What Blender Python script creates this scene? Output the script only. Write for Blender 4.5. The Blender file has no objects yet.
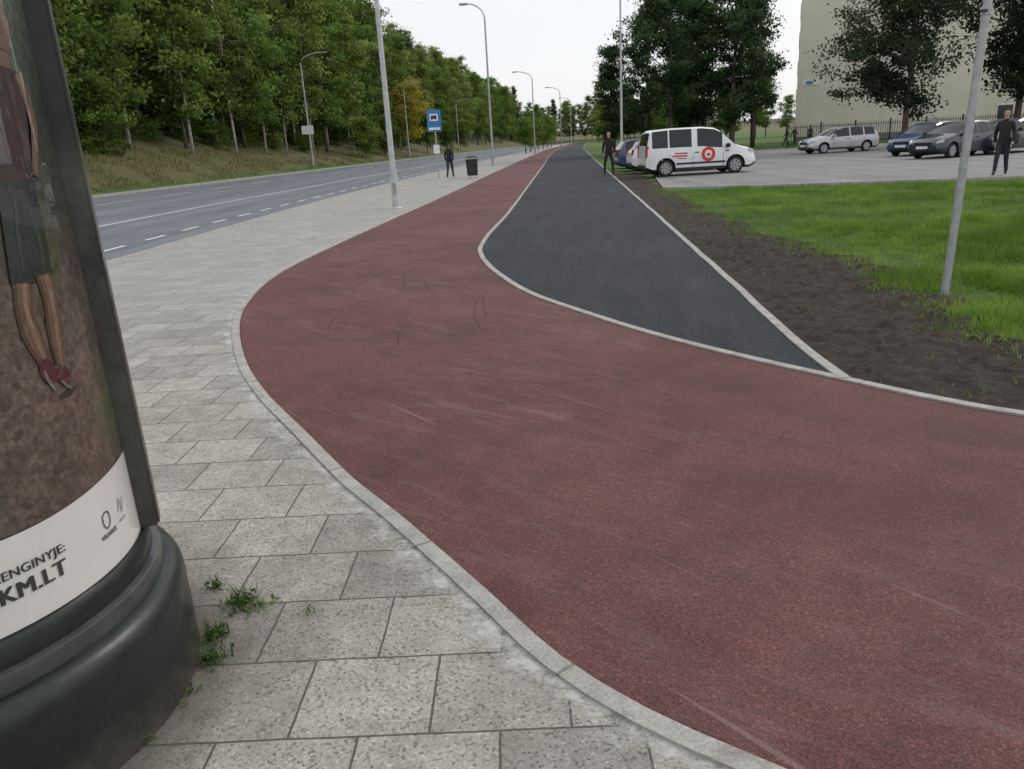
import bpy, bmesh, math, random
import numpy as np
from mathutils import Vector, Matrix, geometry
from mathutils import noise as mn
random.seed(7); rng=np.random.default_rng(7)
scene=bpy.context.scene
COL=scene.collection
# ---------------------------------------------------------------- helpers
def link(o,parent=None):
    COL.objects.link(o)
    if parent is not None: o.parent=parent
    return o
def empty(name,loc=(0,0,0),rotz=0,scale=1):
    e=bpy.data.objects.new(name,None); e.location=loc; e.rotation_euler=(0,0,rotz); e.scale=(scale,)*3
    e.empty_display_size=.3
    return link(e)
def mobj(name,verts,faces,mats=None,parent=None,smooth=None,fmat=None,uv=None):
    me=bpy.data.meshes.new(name); me.from_pydata([tuple(v) for v in verts],[],[tuple(f) for f in faces]); 
    for m in (mats or []): me.materials.append(m)
    if fmat is not None: me.polygons.foreach_set('material_index',list(fmat))
    if smooth is not None:
        me.polygons.foreach_set('use_smooth',[True]*len(me.polygons))
        if smooth<180: me.set_sharp_from_angle(angle=math.radians(smooth))
    me.update()
    o=bpy.data.objects.new(name,me)
    return link(o,parent)
def fix_normals(o):
    bm=bmesh.new(); bm.from_mesh(o.data); bmesh.ops.recalc_face_normals(bm,faces=bm.faces); bm.to_mesh(o.data); bm.free()
def box(name,size,loc,mat,parent=None,rot=(0,0,0),bevel=0.0):
    bm=bmesh.new(); bmesh.ops.create_cube(bm,size=1)
    for v in bm.verts: v.co=Vector((v.co.x*size[0],v.co.y*size[1],v.co.z*size[2]))
    if bevel>0: bmesh.ops.bevel(bm,geom=bm.edges[:],offset=bevel,segments=2,affect='EDGES')
    me=bpy.data.meshes.new(name); bm.to_mesh(me); bm.free(); me.materials.append(mat)
    o=bpy.data.objects.new(name,me); o.location=loc; o.rotation_euler=rot
    return link(o,parent)
def lathe(name,prof,mat,parent=None,loc=(0,0,0),rot=(0,0,0),n=32,smooth=35,mats=None,pm=None):
    V=[];F=[];M=[]
    for (r,z) in prof:
        for i in range(n):
            a=2*math.pi*i/n; V.append((r*math.cos(a),r*math.sin(a),z))
    for j in range(len(prof)-1):
        for i in range(n):
            F.append((j*n+i,j*n+(i+1)%n,(j+1)*n+(i+1)%n,(j+1)*n+i)); M.append(pm[j] if pm else 0)
    F.append(tuple(range(n))[::-1]);M.append(0); F.append(tuple((len(prof)-1)*n+i for i in range(n)));M.append(0)
    o=mobj(name,V,F,mats or [mat],parent,smooth,M); o.location=loc; o.rotation_euler=rot
    return o
def tube_data(pts,rads,n=8):
    V=[];F=[]; P=[Vector(p) for p in pts]
    for k,p in enumerate(P):
        d=(P[min(k+1,len(P)-1)]-P[max(k-1,0)]).normalized()
        u=d.cross(Vector((0,0,1))) if abs(d.z)<.95 else d.cross(Vector((1,0,0)))
        u.normalize(); w=d.cross(u)
        for i in range(n):
            a=2*math.pi*i/n; V.append(p+(u*math.cos(a)+w*math.sin(a))*rads[k])
    for k in range(len(P)-1):
        for i in range(n): F.append((k*n+i,k*n+(i+1)%n,(k+1)*n+(i+1)%n,(k+1)*n+i))
    F.append(tuple(range(n))[::-1]); F.append(tuple((len(P)-1)*n+i for i in range(n)))
    return V,F
def tube(name,pts,rads,mat,parent=None,n=10,smooth=40):
    V,F=tube_data(pts,rads,n); o=mobj(name,V,F,[mat],parent,smooth); fix_normals(o); return o
def catmull(P,step=.12):
    P=[Vector((p[0],p[1])) for p in P]; out=[]
    Q=[P[0]*2-P[1]]+P+[P[-1]*2-P[-2]]
    for i in range(1,len(Q)-2):
        a,b,c,d=Q[i-1],Q[i],Q[i+1],Q[i+2]
        t0=0;t1=t0+max((b-a).length,1e-4)**.5;t2=t1+max((c-b).length,1e-4)**.5;t3=t2+max((d-c).length,1e-4)**.5
        n=max(2,min(24,int((c-b).length/step)))
        for k in range(n):
            t=t1+(t2-t1)*k/n
            A1=a*((t1-t)/(t1-t0))+b*((t-t0)/(t1-t0));A2=b*((t2-t)/(t2-t1))+c*((t-t1)/(t2-t1));A3=c*((t3-t)/(t3-t2))+d*((t-t2)/(t3-t2))
            B1=A1*((t2-t)/(t2-t0))+A2*((t-t0)/(t2-t0));B2=A2*((t3-t)/(t3-t1))+A3*((t-t1)/(t3-t1))
            out.append(B1*((t2-t)/(t2-t1))+B2*((t-t1)/(t2-t1)))
    out.append(P[-1]); return out
def sheet(name,poly,z,mat):
    P=[Vector((p[0],p[1],0)) for p in poly]
    tris=geometry.tessellate_polygon([P])
    o=mobj(name,[(p.x,p.y,z) for p in P],tris,[mat])
    me=o.data
    bm=bmesh.new(); bm.from_mesh(me); bmesh.ops.recalc_face_normals(bm,faces=bm.faces)
    if bm.faces and sum(f.normal.z for f in bm.faces)<0: bmesh.ops.reverse_faces(bm,faces=bm.faces)
    bm.to_mesh(me); bm.free(); return o
def strip(name,line,w0,w1,z,mat,thick=.0,parent=None):
    V=[];F=[];U=[];s=0;n=len(line)
    for i,p in enumerate(line):
        d=(line[min(i+1,n-1)]-line[max(i-1,0)]).normalized(); nn=Vector((-d.y,d.x))
        if i: s+=(p-line[i-1]).length
        a=p+nn*w0;b=p+nn*w1
        V+= [(a.x,a.y,z-thick),(a.x,a.y,z),(b.x,b.y,z),(b.x,b.y,z-thick)]
        U.append(s)
    for i in range(n-1):
        for j in ((0,1,2) if thick>0 else (1,)):
            F.append((4*i+j,4*i+j+1,4*i+j+5,4*i+j+4))
    o=mobj(name,V,F,[mat],parent)
    uvl=o.data.uv_layers.new(name='uv')
    vi=np.empty(len(o.data.loops),dtype=np.int32); o.data.loops.foreach_get('vertex_index',vi)
    arr=np.zeros((len(vi),2)); arr[:,0]=np.array(U)[vi//4]; arr[:,1]=((vi%4)>=2)*1.
    uvl.data.foreach_set('uv',arr.ravel().astype(np.float32))
    bm=bmesh.new(); bm.from_mesh(o.data)
    up=[f for f in bm.faces if abs(f.normal.z)>.5]
    if up and up[0].normal.z<0: bmesh.ops.reverse_faces(bm,faces=bm.faces)
    bm.to_mesh(o.data); bm.free()
    return o
# ---------------------------------------------------------------- material helpers
class NT:
    def __init__(s,name):
        s.m=bpy.data.materials.new(name); s.m.use_nodes=True; s.t=s.m.node_tree; s.b=s.t.nodes['Principled BSDF']
        s.b.inputs['Roughness'].default_value=.9
        s.geo=s.t.nodes.new('ShaderNodeNewGeometry'); s.tc=s.t.nodes.new('ShaderNodeTexCoord')
    def n(s,ty,**k):
        nd=s.t.nodes.new(ty)
        for a,v in k.items(): setattr(nd,a,v)
        return nd
    def l(s,a,b): s.t.links.new(a,b)
    def setin(s,nd,i,v):
        if isinstance(v,bpy.types.NodeSocket): s.l(v,nd.inputs[i])
        else: nd.inputs[i].default_value=v
    def noise(s,scale,detail=3,rough=.5,vec=None,dist=0):
        nd=s.n('ShaderNodeTexNoise'); nd.inputs['Scale'].default_value=scale; nd.inputs['Detail'].default_value=detail
        nd.inputs['Roughness'].default_value=rough; nd.inputs['Distortion'].default_value=dist
        s.l(vec or s.geo.outputs['Position'],nd.inputs['Vector']); return nd.outputs['Fac']
    def voro(s,scale,vec=None,out='Distance',feature='F1'):
        nd=s.n('ShaderNodeTexVoronoi',feature=feature); nd.inputs['Scale'].default_value=scale
        s.l(vec or s.geo.outputs['Position'],nd.inputs['Vector']); return nd.outputs[out]
    def ramp(s,fac,stops,interp='LINEAR'):
        nd=s.n('ShaderNodeValToRGB'); cr=nd.color_ramp; cr.interpolation=interp
        while len(cr.elements)<len(stops): cr.elements.new(.5)
        for e,(p,c) in zip(cr.elements,stops):
            e.position=p; e.color=(c,c,c,1) if isinstance(c,(int,float)) else (*c,1)
        s.l(fac,nd.inputs['Fac']); return nd.outputs['Color']
    def mix(s,fac,a,b,mode='MIX'):
        nd=s.n('ShaderNodeMixRGB',blend_type=mode)
        for i,v in enumerate((fac,a,b)):
            if isinstance(v,bpy.types.NodeSocket): s.l(v,nd.inputs[i])
            elif isinstance(v,(int,float)): nd.inputs[i].default_value=v if i==0 else (v,v,v,1)
            else: nd.inputs[i].default_value=(*v,1)
        return nd.outputs[0]
    def math(s,op,a,b=0.,c=0.):
        nd=s.n('ShaderNodeMath',operation=op)
        for i,v in enumerate((a,b,c)):
            if isinstance(v,bpy.types.NodeSocket): s.l(v,nd.inputs[i])
            else: nd.inputs[i].default_value=v
        return nd.outputs[0]
    def mapping(s,scale=(1,1,1),rot=(0,0,0),loc=(0,0,0),vec=None):
        nd=s.n('ShaderNodeMapping'); nd.inputs['Scale'].default_value=scale; nd.inputs['Rotation'].default_value=rot; nd.inputs['Location'].default_value=loc
        s.l(vec or s.geo.outputs['Position'],nd.inputs['Vector']); return nd.outputs[0]
    def streak(s,ang,along,across,loc=(0,0,0)):
        return s.mapping((along,across,1),(0,0,0),loc,s.mapping((1,1,1),(0,0,-math.radians(ang))))
    def xyz(s,vec=None):
        nd=s.n('ShaderNodeSeparateXYZ'); s.l(vec or s.geo.outputs['Position'],nd.inputs[0]); return nd.outputs
    def col(s,c): s.setin(s.b,'Base Color',c if isinstance(c,bpy.types.NodeSocket) else (*c,1))
    def rough(s,v): s.setin(s.b,'Roughness',v)
    def alpha(s,v): s.setin(s.b,'Alpha',v)
    def bump(s,h,strength=.5,dist=.01):
        nd=s.n('ShaderNodeBump'); nd.inputs['Strength'].default_value=strength; nd.inputs['Distance'].default_value=dist
        s.l(h,nd.inputs['Height']); s.l(nd.outputs[0],s.b.inputs['Normal'])
def simple(name,c,rough=.6,metal=0,coat=0,var=.12,vscale=6):
    t=NT(name); nz=t.noise(vscale,4)
    t.col(t.mix(1,c,t.ramp(nz,[(.3,1-var),(.7,1+var)]),'MULTIPLY')); t.rough(rough); t.b.inputs['Metallic'].default_value=metal
    t.b.inputs['Coat Weight'].default_value=coat; t.b.inputs['Coat Roughness'].default_value=.05
    return t.m
# ---- surfaces
def mat_red():
    t=NT('red_asphalt')
    big=t.noise(.45,4,.65); mid=t.noise(3.5,3,.65)
    agg=t.xyz(t.voro(160,out='Color'))[0]; fine=t.noise(130,2,.75)
    c=t.ramp(big,[(.3,(.102,.037,.034)),(.5,(.130,.050,.046)),(.72,(.160,.069,.063))])
    c=t.mix(1,c,t.ramp(mid,[(.3,.86),(.7,1.12)]),'MULTIPLY')
    c=t.mix(1,c,t.ramp(agg,[(0,.6),(.5,.98),(.9,1.18),(1,1.8)]),'MULTIPLY')
    c=t.mix(1,c,t.ramp(fine,[(.35,.72),(.65,1.28)]),'MULTIPLY')
    msk=t.noise(.5,3,.6,vec=t.mapping(loc=(3.1,1.7,0)))
    sc=t.noise(4,4,.75,vec=t.streak(140,.35,1.6))
    k=t.math('MULTIPLY',t.ramp(sc,[(.48,0),(.72,1)]),t.ramp(msk,[(.40,0),(.66,.30)]))
    c=t.mix(k,c,(.33,.25,.235))
    s2=t.noise(8,2,.6,vec=t.streak(128,.05,1.6)); c=t.mix(t.math('MULTIPLY',t.ramp(s2,[(.65,0),(.70,.35)]),t.ramp(msk,[(.35,0),(.6,1)])),c,(.34,.26,.245))
    dk=t.noise(1.1,3,.6,vec=t.mapping(loc=(7,2,0))); c=t.mix(t.ramp(dk,[(.5,0),(.75,.4)]),c,(.045,.02,.02))
    dz=t.noise(7,4,.8,vec=t.mapping(loc=(1,8,0))); c=t.mix(t.ramp(dz,[(.60,0),(.78,.3)]),c,(.05,.03,.028))
    t.col(c); t.rough(t.ramp(fine,[(.3,.78),(.7,.95)]))
    h=t.math('ADD',t.voro(150),t.math('MULTIPLY',fine,1.2)); t.bump(h,.75,.005); return t.m
def mat_black():
    t=NT('black_asphalt'); big=t.noise(.5,4,.6); fine=t.noise(120,2,.7); agg=t.xyz(t.voro(150,out='Color'))[0]
    c=t.ramp(big,[(.3,(.027,.031,.036)),(.7,(.041,.046,.052))])
    c=t.mix(1,c,t.ramp(agg,[(0,.5),(.6,1.),(.95,1.3),(1,2.4)]),'MULTIPLY')
    c=t.mix(1,c,t.ramp(fine,[(.3,.7),(.7,1.35)]),'MULTIPLY')
    sc=t.noise(1.5,4,.7,vec=t.streak(84,.3,2))
    c=t.mix(t.math('MULTIPLY',t.ramp(sc,[(.45,0),(.75,1)]),.18),c,(.13,.135,.14))
    ds=t.noise(5,5,.8,vec=t.mapping(loc=(3,3,0))); c=t.mix(t.ramp(ds,[(.58,0),(.78,.2)]),c,(.15,.13,.11))
    t.col(c); t.rough(.9); t.b.inputs['Specular IOR Level'].default_value=.35; t.bump(t.math('ADD',t.voro(150),fine),.9,.006); return t.m
def mat_road(name,a,b):
    t=NT(name); big=t.noise(.35,5,.6); fine=t.noise(60,2,.7)
    c=t.ramp(big,[(.3,a),(.7,b)]); c=t.mix(1,c,t.ramp(fine,[(.3,.8),(.7,1.2)]),'MULTIPLY')
    st=t.noise(1,4,.6,vec=t.mapping((1.2,.03,1))); c=t.mix(1,c,t.ramp(st,[(.35,.82),(.65,1.14)]),'MULTIPLY')
    cr=t.voro(.35,feature='DISTANCE_TO_EDGE'); c=t.mix(t.ramp(cr,[(0,.3),(.004,0)]),c,(.03,.03,.03))
    pt=t.noise(1.3,5,.75,vec=t.mapping(loc=(4,4,0))); c=t.mix(t.ramp(pt,[(.58,0),(.75,.35)]),c,(.09,.09,.09))
    t.col(c); t.rough(.85); t.bump(fine,.5,.004); return t.m
def mat_slabs():
    t=NT('concrete_slabs')
    vec=t.mapping((1,1,1),(0,0,math.radians(1.0)),(.32,-.02,0))
    br=t.n('ShaderNodeTexBrick'); br.offset=.5
    br.inputs['Scale'].default_value=1; br.inputs['Brick Width'].default_value=.41; br.inputs['Row Height'].default_value=.352
    br.inputs['Mortar Size'].default_value=.0042; br.inputs['Mortar Smooth'].default_value=.35; br.inputs['Bias'].default_value=0
    br.inputs['Color1'].default_value=(.74,.74,.74,1); br.inputs['Color2'].default_value=(1.18,1.17,1.14,1); br.inputs['Mortar'].default_value=(1,1,1,1)
    va=t.n('ShaderNodeVectorMath',operation='ADD'); sc_=t.n('ShaderNodeVectorMath',operation='SCALE'); nz3=t.n('ShaderNodeTexNoise'); nz3.inputs['Scale'].default_value=7; t.l(t.geo.outputs['Position'],nz3.inputs['Vector'])
    sc_.inputs['Scale'].default_value=.010; t.l(nz3.outputs['Color'],sc_.inputs[0]); t.l(vec,va.inputs[0]); t.l(sc_.outputs[0],va.inputs[1])
    t.l(va.outputs[0],br.inputs['Vector'])
    spv=t.xyz(t.voro(120,out='Color'))[0]; fine=t.noise(90,3,.75); big=t.noise(.7,4,.6); mid=t.noise(6,4,.7)
    c=t.ramp(big,[(.3,(.325,.308,.270)),(.7,(.40,.382,.343))])
    c=t.mix(.8,c,br.outputs['Color'],'MULTIPLY')
    c=t.mix(1,c,t.ramp(mid,[(.3,.78),(.7,1.15)]),'MULTIPLY')
    c=t.mix(1,c,t.ramp(spv,[(0,.45),(.10,.66),(.22,1),(.85,1.02),(1,1.35)]),'MULTIPLY')
    c=t.mix(1,c,t.ramp(fine,[(.32,.72),(.6,1.14)]),'MULTIPLY')
    dust=t.noise(2.4,5,.75); c=t.mix(t.math('MULTIPLY',t.ramp(dust,[(.55,0),(.72,1)]),.3),c,(.52,.505,.47))
    stn=t.noise(1.7,5,.8,vec=t.mapping(loc=(5,9,0))); c=t.mix(t.math('MULTIPLY',t.ramp(stn,[(.48,0),(.70,1)]),.5),c,(.17,.15,.12))
    st2=t.noise(11,3,.8,vec=t.mapping(loc=(2,9,0))); c=t.mix(t.ramp(st2,[(.64,0),(.74,.55)]),c,(.12,.105,.085))
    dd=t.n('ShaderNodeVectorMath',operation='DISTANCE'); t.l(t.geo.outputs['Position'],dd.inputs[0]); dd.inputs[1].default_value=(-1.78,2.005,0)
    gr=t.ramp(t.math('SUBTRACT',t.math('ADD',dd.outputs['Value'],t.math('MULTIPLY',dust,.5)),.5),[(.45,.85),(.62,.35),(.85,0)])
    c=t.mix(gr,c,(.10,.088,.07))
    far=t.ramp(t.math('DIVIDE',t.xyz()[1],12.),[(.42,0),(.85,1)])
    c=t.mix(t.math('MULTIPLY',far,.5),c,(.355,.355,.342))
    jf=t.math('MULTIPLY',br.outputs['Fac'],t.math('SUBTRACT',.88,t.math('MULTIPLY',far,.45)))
    c=t.mix(jf,c,(.080,.074,.058))
    t.col(c); t.rough(.92)
    h=t.math('ADD',t.math('MULTIPLY',br.outputs['Fac'],-2.5),t.math('MULTIPLY',fine,.8)); t.bump(h,.8,.006)
    return t.m
def mat_kerb():
    t=NT('kerb_concrete'); uv=t.n('ShaderNodeUVMap'); uv.uv_map='uv'; x=t.xyz(uv.outputs[0])[0]
    fr=t.math('FRACT',x); j=t.ramp(fr,[(0,1),(.010,0),(.990,0),(1,1)])
    fine=t.noise(80,4,.7); mid=t.noise(5,5,.7)
    c=t.ramp(mid,[(.3,(.28,.27,.24)),(.7,(.46,.445,.41))]); c=t.mix(1,c,t.ramp(fine,[(.3,.75),(.65,1.14)]),'MULTIPLY')
    d=t.noise(9,5,.8); c=t.mix(t.ramp(d,[(.52,0),(.7,.55)]),c,(.15,.11,.09))
    c=t.mix(t.math('MULTIPLY',j,.8),c,(.1,.095,.085)); t.col(c); t.rough(.9); t.bump(fine,.5,.005); return t.m
def mat_residue():
    t=NT('cement_residue'); uv=t.n('ShaderNodeUVMap'); uv.uv_map='uv'; y=t.xyz(uv.outputs[0])[1]
    a=t.noise(6,6,.8); k=t.math('SUBTRACT',t.math('ADD',a,.075),t.math('MULTIPLY',y,.32)); al=t.ramp(k,[(.42,0),(.61,.75)])
    t.col((.60,.59,.56)); t.rough(.95); t.alpha(al); return t.m
def mat_scuff():
    t=NT('tyre_rubber_mark'); a=t.noise(22,4,.8); t.col((.030,.016,.015)); t.rough(.8); t.alpha(t.ramp(a,[(.38,0),(.66,.5)])); return t.m
def mat_soil():
    t=NT('dark_soil'); a=t.noise(9,6,.75); b=t.noise(55,4,.7)
    c=t.ramp(a,[(.3,(.022,.016,.012)),(.55,(.050,.038,.028)),(.8,(.10,.078,.058))]); c=t.mix(1,c,t.ramp(b,[(.3,.6),(.7,1.5)]),'MULTIPLY')
    st=t.noise(40,2,.5,vec=t.streak(40,1,6)); c=t.mix(t.ramp(st,[(.66,0),(.72,.6)]),c,(.22,.17,.11))
    t.col(c); t.rough(1); t.bump(t.math('ADD',a,b),1,.03); return t.m
def mat_ground():
    t=NT('grass_ground'); a=t.noise(.35,5,.65); b=t.noise(6,4,.7); f=t.noise(45,2,.8); z=t.xyz()[2]
    g=t.ramp(a,[(.3,(.062,.118,.022)),(.6,(.095,.165,.034)),(.8,(.145,.185,.055))]); g=t.mix(1,g,t.ramp(b,[(.3,.6),(.7,1.3)]),'MULTIPLY'); g=t.mix(1,g,t.ramp(f,[(.3,.55),(.7,1.35)]),'MULTIPLY')
    d=t.ramp(t.noise(.6,6,.75),[(.3,(.075,.115,.032)),(.45,(.17,.14,.07)),(.56,(.12,.13,.045)),(.68,(.25,.185,.11))]); d=t.mix(1,d,t.ramp(b,[(.3,.5),(.7,1.35)]),'MULTIPLY')
    k=t.ramp(t.math('ADD',z,t.math('MULTIPLY',t.noise(.4,3),1.2)),[(0,0),(.7,0),(1,1)])
    c=t.mix(k,g,d); c=t.mix(t.ramp(t.math('DIVIDE',z,10),[(.2,0),(.5,.7)]),c,(.05,.05,.025))
    t.col(c); t.rough(1); t.bump(t.math('ADD',b,f),1,.05); return t.m
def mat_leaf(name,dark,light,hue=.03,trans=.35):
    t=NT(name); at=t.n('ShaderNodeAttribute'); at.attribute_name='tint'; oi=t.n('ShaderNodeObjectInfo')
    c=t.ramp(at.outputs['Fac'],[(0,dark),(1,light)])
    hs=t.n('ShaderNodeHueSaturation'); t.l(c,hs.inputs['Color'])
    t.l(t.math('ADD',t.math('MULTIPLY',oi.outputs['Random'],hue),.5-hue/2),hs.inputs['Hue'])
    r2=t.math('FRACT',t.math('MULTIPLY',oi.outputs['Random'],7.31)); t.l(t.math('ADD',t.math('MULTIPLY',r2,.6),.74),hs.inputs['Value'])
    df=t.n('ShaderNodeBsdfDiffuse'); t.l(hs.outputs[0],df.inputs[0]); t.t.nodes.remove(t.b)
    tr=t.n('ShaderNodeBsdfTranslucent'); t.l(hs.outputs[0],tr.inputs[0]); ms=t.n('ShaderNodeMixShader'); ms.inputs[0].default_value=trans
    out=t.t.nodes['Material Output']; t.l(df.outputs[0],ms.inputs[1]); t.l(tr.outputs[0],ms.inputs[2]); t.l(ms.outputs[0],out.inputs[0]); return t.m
def mat_bark(name,a,b,birch=False):
    t=NT(name); nz=t.noise(3,4,.7,vec=t.mapping((3,3,.6) if not birch else (1,1,5)))
    t.col(t.ramp(nz,[(.4,a),(.6,b)])); t.bump(nz,.8,.03); return t.m
def mat_paint(name,c,metal=0.):
    t=NT(name); nz=t.noise(1.5,3); t.col(t.mix(1,c,t.ramp(nz,[(.3,.93),(.7,1.05)]),'MULTIPLY')); t.rough(.35); t.b.inputs['Metallic'].default_value=metal
    t.b.inputs['Coat Weight'].default_value=.8; t.b.inputs['Coat Roughness'].default_value=.04; return t.m
M_red=mat_red(); M_black=mat_black(); M_slab=mat_slabs(); M_kerb=mat_kerb(); M_soil=mat_soil(); M_ground=mat_ground()
M_road=mat_road('road_asphalt',(.125,.137,.155),(.175,.19,.21)); M_park=mat_road('parking_asphalt',(.18,.18,.175),(.25,.248,.24))
M_white=simple('road_paint',(.66,.66,.66),.7,var=.2,vscale=8)
M_galv=simple('galvanised_steel',(.42,.43,.44),.5,.3,var=.15,vscale=12); M_polew=simple('pole_paint',(.5,.51,.52),.5,.1,var=.15)
M_dark=simple('dark_metal',(.03,.032,.035),.4,.2); M_rub=simple('rubber',(.02,.02,.02),.8); M_blackpl=simple('black_plastic',(.018,.018,.02),.45)
M_glass=simple('car_glass',(.012,.016,.018),.12); M_rim=simple('wheel_rim',(.38,.38,.39),.35,.7); M_lightc=simple('headlight',(.6,.62,.65),.1,.2,1); M_lightr=simple('taillight',(.35,.015,.015),.15,0,1)
M_plate=simple('plate_white',(.75,.75,.75),.4); M_logo=simple('logo_red',(.62,.04,.025),.4); M_blue=simple('sign_blue',(.03,.20,.48),.4); M_signw=simple('sign_white',(.78,.78,.78),.4)
M_leafA=mat_leaf('leaf_green',(.042,.078,.018),(.22,.32,.075)); M_leafB=mat_leaf('leaf_birch',(.070,.115,.032),(.33,.42,.12))
M_leafD=mat_leaf('leaf_dark',(.018,.042,.020),(.10,.165,.068),.02); M_leafP=mat_leaf('needle_pine',(.022,.045,.022),(.09,.14,.055),.015,.15)
M_leafY=mat_leaf('leaf_yellow',(.18,.17,.025),(.42,.38,.07)); M_leafM=mat_leaf('leaf_maple',(.018,.030,.017),(.070,.085,.043),.03)
M_barkd=mat_bark('bark_dark',(.055,.042,.032),(.15,.12,.09)); M_barkb=mat_bark('bark_birch',(.18,.16,.13),(.55,.52,.46),True)
M_blade=mat_leaf('grass_blade',(.065,.125,.018),(.24,.35,.07),.01,.4); M_weed=mat_leaf('weed_leaf',(.03,.07,.015),(.12,.19,.05),.02,.3)
# ---------------------------------------------------------------- alignment
cy=np.array([-80,0,20,35,50,75,100,150,200,300,400,700],float); cx=np.array([0,0,0,.9,2.3,4.6,7,12,17.5,29,41,77],float)
_g=np.arange(-80,700,2.); _v=np.interp(_g,cy,cx); _v=np.convolve(np.pad(_v,6,mode='edge'),np.ones(13)/13,'valid')
def c(Y): return float(np.interp(Y,_g,_v))
def sline(s,y0,y1,step=3): return [Vector((s+c(y),y)) for y in np.arange(y0,y1+.01,step)]
# ---------------------------------------------------------------- terrain
S=[-900,-500,-250,-160,-120,-100,-85,-70,-60,-52,-46,-41,-37,-34,-31,-29,-27.5,-26.2,-25.6,-25.5,-7.3,-7.2,0,6,12,20,32,50,80,120,180,260,500,900]
Z=[30,26,22,19,17.5,16,14.2,12,10,8,6.2,4.7,3.4,2.3,1.4,.75,.3,.05,.0,-.3,-.3,-.03]+[-.03]*12
def terrain_z(s): return float(np.interp(s,S,Z))
Ys=list(np.arange(-60,460,6.))+[520,700,1100]
V=[];F=[]
for j,y in enumerate(Ys):
    for i,s in enumerate(S):
        z=Z[i]
        if s<-27: z+= (math.sin(y*.11+s*.2)+math.sin(y*.043+1+s*.07)*1.5)*min(1,(-27-s)/12)*.45
        x=s+c(y) if abs(s)<300 else s
        if y>380: z=max(z,-.03)+ (min(y,700)-380)*.03*(0 if -26<s<-7 and y<400 else 1)
        V.append((x,y,z))
n=len(S)
for j in range(len(Ys)-1):
    for i in range(n-1): F.append((j*n+i,j*n+i+1,(j+1)*n+i+1,(j+1)*n+i))
mobj('ground',V,F,[M_ground],smooth=40)
# ---------------------------------------------------------------- curves
KL=catmull([(9,-2.5),(5,-.75),(2.6,.45),(1.20,1.15),(.56,1.60),(.31,1.80),(.08,2.06),(-.14,2.42),(-.37,2.80),(-.58,3.14),(-.88,3.58),(-1.29,4.28),(-1.77,5.12),(-2.24,6.13),(-2.82,7.79),(-3.12,9.26),(-3.26,11.05),(-3.12,13.6),(-2.75,18),(-2.2,24),(-1.45,33),(-.5,45),(1.6,70),(3.7,94),(8.7,150),(14.2,200),(25.6,300),(37.5,400)])
KR=catmull([(12,-.3),(9,1.1),(5.5,2.72),(3.6,3.58),(2.85,3.95),(2.55,4.26),(2.19,4.74),(1.86,5.20),(1.43,5.84),(.86,6.94),(.26,8.37),(-.17,10.2),(-.38,12),(-.32,13.8),(.1,18.2),(1.1,30.7),(3.1,55.8),(6.1,94.6),(11.3,150),(16.8,200),(28.3,300),(40.2,400)])
BR=catmull([(2.19,4.74),(2.23,5.64),(2.45,7.89),(2.9,12.7),(4.0,24.5),(6.3,49.4),(11.1,100),(16,150),(21.5,200),(33,300),(45,400)],.3)
tip=min(range(len(KR)),key=lambda i:(KR[i]-Vector((2.19,4.74))).length)
sheet('cycle_path',KL+KR[::-1],.002,M_red)
sheet('footpath',KR[tip:]+BR[1:][::-1],.004,M_black)
edge=sline(-7,-20,400)
sheet('sidewalk',[(9,-20),(9,-2.5)]+KL[1:]+edge[::-1],0,M_slab)
def jit(L,a): return [p+Vector((mn.noise(Vector((p.x*1.1,p.y*1.1,3)))*a,mn.noise(Vector((p.x*1.1,p.y*1.1,8)))*a)) for p in L]
strip('path_kerb',jit(KL,.012),-.035,.035,.014,M_kerb,.06); strip('path_kerb',jit(KR,.012),-.035,.035,.014,M_kerb,.06); strip('path_kerb',jit(BR,.012),-.04,.035,.016,M_kerb,.06)
nl_=[p for p in KL if .2<p.y<16]
strip('cement_residue',nl_,.036,.25,.004,mat_residue())
M_sc=mat_scuff()
marks=[[(-1.40,9.6),(-1.30,10.2),(-1.12,9.9),(-.92,8.9),(-.74,8.2)],[(-1.26,10.7),(-1.32,9.8),(-1.2,9.0)],[(-.28,8.5),(-.34,7.9),(-.32,7.2),(-.24,6.7)],[(-.20,8.9),(-.26,8.1),(-.22,7.3)],[(-.92,7.4),(-1.0,6.9),(-.96,6.3)],[(-1.9,9.4),(-1.6,10.6),(-1.2,11.3),(-.8,11.4)],[(-1.5,8.3),(-1.75,7.6),(-1.7,7.0)],[(.9,5.2),(.3,5.0),(-.4,5.4)]]
for mk in marks: strip('tyre_mark',catmull(mk,.05),-.008,.008,.0045,M_sc)
strip('road_kerb',edge,-.15,.0,.012,M_kerb,.2); strip('road_kerb',sline(-25.2,-20,400),0,.15,.03,M_kerb,.2)
strip('road',sline(-16.1,-60,420,3),-9.2,9.2,-.10,M_road)
def dashes(name,s,y0,y1,on,off,w=.13):
    V=[];F=[];y=y0
    while y<y1:
        k=len(V)
        for yy in (y,y+on): V+=[(s+c(yy)-w/2,yy,-.094),(s+c(yy)+w/2,yy,-.094)]
        F.append((k,k+1,k+3,k+2)); y+=on+off
    mobj(name,V,F,[M_white])
strip('lane_marking',sline(-12.2,-60,400,3),-.07,.07,-.094,M_white)
dashes('lane_marking',-8.45,4,300,1.0,1.0); dashes('lane_marking',-19.6,0,300,3,3); strip('lane_marking',sline(-24.6,-60,400,3),-.06,.06,-.094,M_white)
PK=[(5.0,24.0),(8.5,22.3),(13.8,20.6),(25,17.2),(46,11),(70,40),(60,60),(22,64),(13.5,65),(10.2,55),(7.6,40),(6.1,31)]
sheet('car_park',PK,.006,M_park)
pk=[Vector(p) for p in PK]; strip('car_park_kerb',pk[:5],-.06,.06,.06,M_kerb,.12)
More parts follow.
